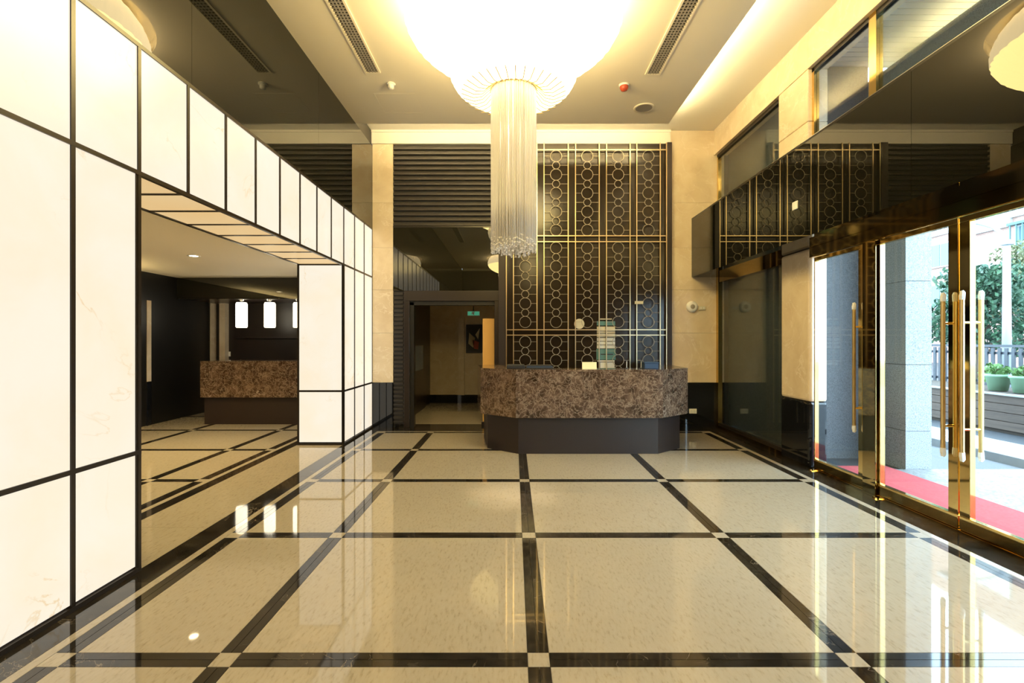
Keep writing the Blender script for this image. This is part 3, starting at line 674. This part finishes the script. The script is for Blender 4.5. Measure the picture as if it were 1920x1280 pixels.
cdisc('rim', [(.12, 0), (.15, 0), (.145, -.014), (.12, -.010)], 'ceil', (X, Y, ZP), s); cdisc('speaker_grille', [(.001, -.004), (.12, -.008)], 'grille', (X, Y, ZP), s)
s = empty('access_panel', (-1.65, 7.05, ZP), 'square access hatch outline in the ceiling behind the detector', 'hatch')
box('hatch_door', -1.92, -1.38, 6.77, 7.33, ZP-.001, ZP, 'ceil', s)
for a, b, c, d in ((-1.94, -1.925, 6.75, 7.35), (-1.375, -1.36, 6.75, 7.35), (-1.94, -1.36, 6.75, 6.765), (-1.94, -1.36, 7.335, 7.35)): box('hatch_edge', a, b, c, d, ZP-.0015, ZP, 'ceil', s)

# ------------------------------------------------------------------ chandeliers
def chandelier(cy, lab):
    c = empty('chandelier', (0, cy, ZP+.14), lab, 'chandelier', 'pleated fabric chandeliers')
    NP = 44; n = NP*4
    def wob(amp, ks):
        return lambda k, a: amp*ks[min(k, len(ks)-1)]*(abs(math.sin(PI*a/4))-.5)
    up = [(.96, 5.00), (1.03, 4.90), (1.07, 4.78), (1.065, 4.66), (1.01, 4.56), (.92, 4.48), (.80, 4.41), (.68, 4.36), (.60, 4.335)]
    bm = bmesh.new(); lathe(bm, up[3:], n, wob(.016, [1, 1, 1, 1, .8, .5])); mesh('upper_shade', bm, 'fabric', (0, cy, 0), c, True)
    bm = bmesh.new(); lathe(bm, up[:4], n, wob(.016, [.6, .8, 1, 1])); mesh('shade_collar', bm, 'fabric3', (0, cy, 0), c, True)
    L = bpy.data.lights.new('added_strand_light', 'SPOT'); L.energy = 420; L.color = (1, .86, .66); L.spot_size = 1.0; L.spot_blend = .6; L.shadow_soft_size = .04  # added spot inside the ring to brighten the strands
    link(bpy.data.objects.new('added_strand_light', L), (0, cy, 4.12), c)
    lo = [(.605, 4.37), (.635, 4.30), (.64, 4.22), (.62, 4.14), (.57, 4.06), (.49, 4.00), (.40, 3.965), (.32, 3.98), (.26, 4.02), (.225, 4.06)]
    bm = bmesh.new(); lathe(bm, lo, n, wob(.014, [.4, .7, .9, 1, 1.2, 1.2, 1.2, .9, .6, .3])); mesh('lower_shade', bm, 'fabric2', (0, cy, 0), c, True)
    bm = bmesh.new(); lathe(bm, [(.001, 4.98), (.94, 4.98), (.94, 5.0), (.001, 5.0)], 48); mesh('top_plate', bm, 'cove', (0, cy, 0), c)
    bm = bmesh.new(); tube(bm, [(0, 0, 5.0), (0, 0, ZP+.14)], .05, 12); mesh('ceiling_rod', bm, 'satin', (0, cy, 0), c)
    rb = None
    for k in range(36):                     # gathered seams running into the ring
        if rb is None:
            bm = bmesh.new(); tube(bm, [(.52, .016, 3.995), (.40, .02, 3.95), (.315, .012, 3.965), (.225, 0, 4.05)], .004, 5)
            rb = mesh('seam_cord', bm, 'rib', (0, cy, 0), c, True)
        else: share('seam_cord', rb, (0, cy, 0), c).rotation_euler.z = 2*PI*k/36
    bm = bmesh.new(); lathe(bm, [(.21, 4.09), (.238, 4.09), (.238, 4.02), (.21, 4.02), (.21, 4.09)], 40); mesh('bead_ring', bm, 'gold', (0, cy, 0), c, True)
    bm = bmesh.new(); rg = random.Random(3)
    def strand(x, y, zb):
        pts = [(x, y, 4.05)]+[(x+rg.uniform(-.003, .003), y+rg.uniform(-.003, .003), 4.05-(4.05-zb)*t) for t in (.4, .75)]+[(x, y, zb)]
        tube(bm, pts, .0078, 5)
        for z in (zb, zb+.03+rg.random()*.03): bmesh.ops.create_icosphere(bm, subdivisions=1, radius=.0105, matrix=__import__('mathutils').Matrix.Translation((x, y, z)))
    for R, cnt in ((.222, 76), (.20, 60), (.16, 30), (.10, 16)):
        for k in range(cnt):
            a = 2*PI*(k+rg.uniform(-.25, .25))/cnt; strand(R*math.cos(a), R*math.sin(a), 2.40+rg.random()*.10)
    tag(mesh('bead_strands', bm, 'strand', (0, cy, 0), c, True), kind='stuff')
chandelier(CHY[0], 'large pleated glowing chandelier with a long column of hanging ivory strands'); chandelier(CHY[1], 'second pleated chandelier behind the viewer seen only in the dark glass reflections')

# ------------------------------------------------------------------ outside
gr = struct('ground_outside', (8, 6, 0))
box('forecourt', 3.66, 6.2, -8, 5.83, -.2, -.004, 'pave', gr); box('side_yard', 3.66, 6.2, 5.83, 30, -.22, -.03, 'asphalt', gr)
box('forecourt', 6.2, 12, -12, 3.5, -.2, -.004, 'pave', gr)
box('street', 6.2, 60, 3.5, 60, -.25, -.06, 'asphalt', gr); box('street', 12, 60, -30, 3.5, -.25, -.06, 'asphalt', gr)
for k in range(10): box('kerb_slab', 6.28, 7.12, 3.6+k*1.5, 5.09+k*1.5, -.06, .07, 'concrete', gr, .01)
tag(box('entrance_carpet', 3.78, 4.52, -2, 5.95, -.004, .006, 'red', None), 'long red carpet laid outside along the glass entrance doors', 'carpet')
gw = struct('wall_outside', (4.2, 7.5, 0))
box('shaded_block', 3.80, 4.69, 6.47, 9.2, -.03, 5.2, 'shade_granite', gw)  # granite like the column, its backlit shade put into the colour
zs = [-.03, .445, 1.24, 2.24, 3.2, 4.2, 4.95]
for a, b in zip(zs, zs[1:]): box('granite_block', 4.69, 5.0, 5.85, 6.50, a+.003, b-.003, 'granite', gw)
box('column_core', 4.70, 4.99, 5.86, 6.49, -.03, 4.9, 'gdark', gw)
for a, b in ((-4, -1.6), (-1.6, .8), (.8, 3.2), (3.2, 5.85)): box('beam_block', 4.69, 5.0, a+.002, b-.002, 4.0, 4.95, 'granite', gw)
k = 0
while -3+k*.1 < 6.4: box('soffit_slat', XG+.18, 5.0, -3+k*.1, -3+k*.1+.088, 5.12, 5.135, 'slat', gw); k += 1
box('canopy_roof', XG+.17, 5.05, -4, 6.5, 5.15, 5.3, 'band', gw); box('canopy_edge', 4.99, 5.05, -4, 6.5, 4.95, 5.15, 'granite', gw); box('canopy_lamp', 4.86, 4.92, -.5, 5.8, 4.95, 4.965, 'ledout', gw)
# timber planter with fence and pots
pl = empty('timber_planter', (8.7, 10, 0), 'brown timber planter wall across the street', 'planter')
for k in range(4):
    for j in range(5): box('board', 8.38, 8.42, 5.0+j*2.2, 7.19+j*2.2, .0+k*.15, .14+k*.15, 'wood', pl, .004)
box('soil_bed', 8.42, 9.6, 5.0, 16, -.06, .62, 'soil', pl); box('cap', 8.34, 8.46, 5.0, 16, .59, .62, 'concrete', pl)
fe = empty('picket_fence', (9.6, 10, .5), 'dark metal picket fence behind the planter', 'fence')
for k in range(75): box('picket', 9.60, 9.63, 6.0+k*.135, 6.06+k*.135, .62, 1.38, 'fence', fe)
for z in (.70, 1.28, 1.42): box('rail', 9.63, 9.67, 5.9, 16.2, z-.025, z+.025, 'fence', fe)
def foliage(bm, c, r, n, s, rg):
    for _ in range(n):
        while True:
            p = Vector((rg.uniform(-1, 1), rg.uniform(-1, 1), rg.uniform(-1, 1)))
            if .35 < p.length < 1: break
        p = Vector(c)+Vector((p.x*r[0], p.y*r[1], p.z*r[2])); d = Vector((rg.gauss(0, 1), rg.gauss(0, 1), rg.gauss(0, .7))).normalized(); u = d.orthogonal().normalized()
        q = s*rg.uniform(.6, 1.3); w = d.cross(u)
        vs = [bm.verts.new(p+x) for x in (-u*q, w*q*.45+d*q*.1, u*q, -w*q*.45+d*q*.1)]; bm.faces.new(vs)
def tree(x, y, h, r, m, lab, seed):
    rg = random.Random(seed); t = empty('street_tree', (x, y, 0), lab, 'tree', 'trees behind the fence')
    bm = bmesh.new(); tube(bm, [(0, 0, -.06), (.05, .03, h*.3), (-.05, .05, h*.6), (.05, 0, h*.9)], [.13, .11, .08, .03], 8); mesh('trunk', bm, 'bark', (x, y, 0), t, True)
    cl = bmesh.new(); bb_ = bmesh.new()
    for k in range(16):
        a = rg.uniform(0, 2*PI); rr = r*rg.uniform(.2, .85); z = h*rg.uniform(.42, .95); e = (rr*math.cos(a), rr*math.sin(a), z)
        tube(bb_, [(0, 0, z*.72), (e[0]*.5, e[1]*.5, z*.9), e], [.05, .035, .012], 5); foliage(cl, e, (r*.42, r*.42, r*.30), 330, .085, rg)
    mesh('branches', bb_, 'bark', (x, y, 0), t); tag(mesh('crown', cl, m, (x, y, 0), t), kind='stuff')
tree(12.6, 13.2, 3.7, 1.5, 'leaf1', 'deep green tree right behind the granite column', 1)
tree(20.6, 20.5, 5.5, 2.1, 'leaf2', 'olive green tree behind the curved street lamp', 2)
tree(16.9, 14.8, 4.1, 1.7, 'leaf2', 'olive tree at the right picture edge behind the fence', 5)
def shrub(x, y, z, h, lab, m='leaf3', seed=1, pot=False):
    rg = random.Random(seed); t = empty('potted_plant' if pot else 'shrub', (x, y, z), lab, 'plant', 'plants in the planter')
    if pot:
        bm = bmesh.new(); prism(bm, [(-.12, -.12), (.12, -.12), (.15, .15), (-.15, .15)], 0, .2); bm.free()
        bm = bmesh.new(); lathe(bm, [(.001, 0), (.13, 0), (.17, .24), (.19, .25), (.19, .29), (.16, .29), (.15, .24), (.001, .24)], 16); mesh('pot', bm, 'pot', (x, y, z), t, True)
    zb = .24 if pot else 0
    bm = bmesh.new()
    for k in range(5): tube(bm, [(0, 0, zb), (rg.uniform(-.1, .1), rg.uniform(-.1, .1), zb+h*.8)], .008, 4)
    mesh('stem', bm, 'bark', (x, y, z), t)
    bm = bmesh.new(); foliage(bm, (0, 0, zb+h*.62), (.17, .17, h*.46), 130, .05, rg); tag(mesh('leaves', bm, m, (x, y, z), t), kind='stuff')
for k, (y, h, pot, lab) in enumerate(((9.75, .5, False, 'leafy shrub in the planter beside the granite column'), (9.2, .45, False, 'leafy shrub between the brass door handles in the planter'), (8.80, .2, True, 'pale green pot in the planter left of the near door handle'), (8.36, .2, True, 'pale green pot in the planter right of the near door handle'), (7.85, .44, False, 'rightmost leafy shrub in the planter'))):
    shrub(8.95 if not pot else 8.72, y, .632, h, lab, seed=k+11, pot=pot)
# street lamp with curved arm
lp = empty('street_lamp', (12.0, 11.9, -.06), 'pale grey street lamp with a curved arm', 'street lamp')
bm = bmesh.new(); tube(bm, [(0, 0, 0), (0, 0, 4.0)], [.10, .07], 12); mesh('pole', bm, 'pole', (12.0, 11.9, -.06), lp, True)
bm = bmesh.new(); tube(bm, [(0, 0, 3.95)]+[(-.05-.55*(1-math.cos(a)), .75*(1-math.cos(a)), 4.0+.62*math.sin(a)) for a in (.0, .35, .7, 1.05, 1.4, 1.57)], .05, 10); mesh('arm', bm, 'pole', (12.0, 11.9, -.06), lp, True)
box('lamp_head', 11.1, 11.45, 12.55, 12.85, 4.50, 4.60, 'pole', lp, .03); box('clamp', 11.9, 12.1, 11.8, 12.0, 3.85, 3.97, 'pole', lp, .02)
# brick building across the street
bd = empty('brick_building', (30, 32, 0), 'pink brick apartment building across the street', 'building')
box('wall', 30, 34, 12, 60, -.06, 16, 'brick', bd)
for z in (3.2, 6.0, 8.9, 12): box('floor_band', 29.85, 30, 12, 60, z, z+.45, 'band', bd)
box('white_bay', 29.8, 30, 29.4, 32.2, 8.4, 14, 'band', bd)
for y, z in [(yy, zz) for yy in (24.6, 28.2, 34.2, 38, 42, 46) for zz in (3.9, 6.75, 9.6)]:
    w = box('window', 29.86, 29.99, y-.95, y+.95, z-.1, z+1.6, 'band', bd)
    for s in (-.45, .45): box('window_pane', 29.82, 29.86, y+s-.40, y+s+.40, z, z+1.5, 'pane', w)
    if y < 30:
        for j in range(6): box('cage_bar', 29.5, 29.54, y-.95+j*.36, y-.88+j*.36, z-.2, z+1.6, 'cage', w)
        box('cage_hood', 29.45, 29.86, y-1.05, y+1.05, z+1.6, z+1.75, 'cage', w)
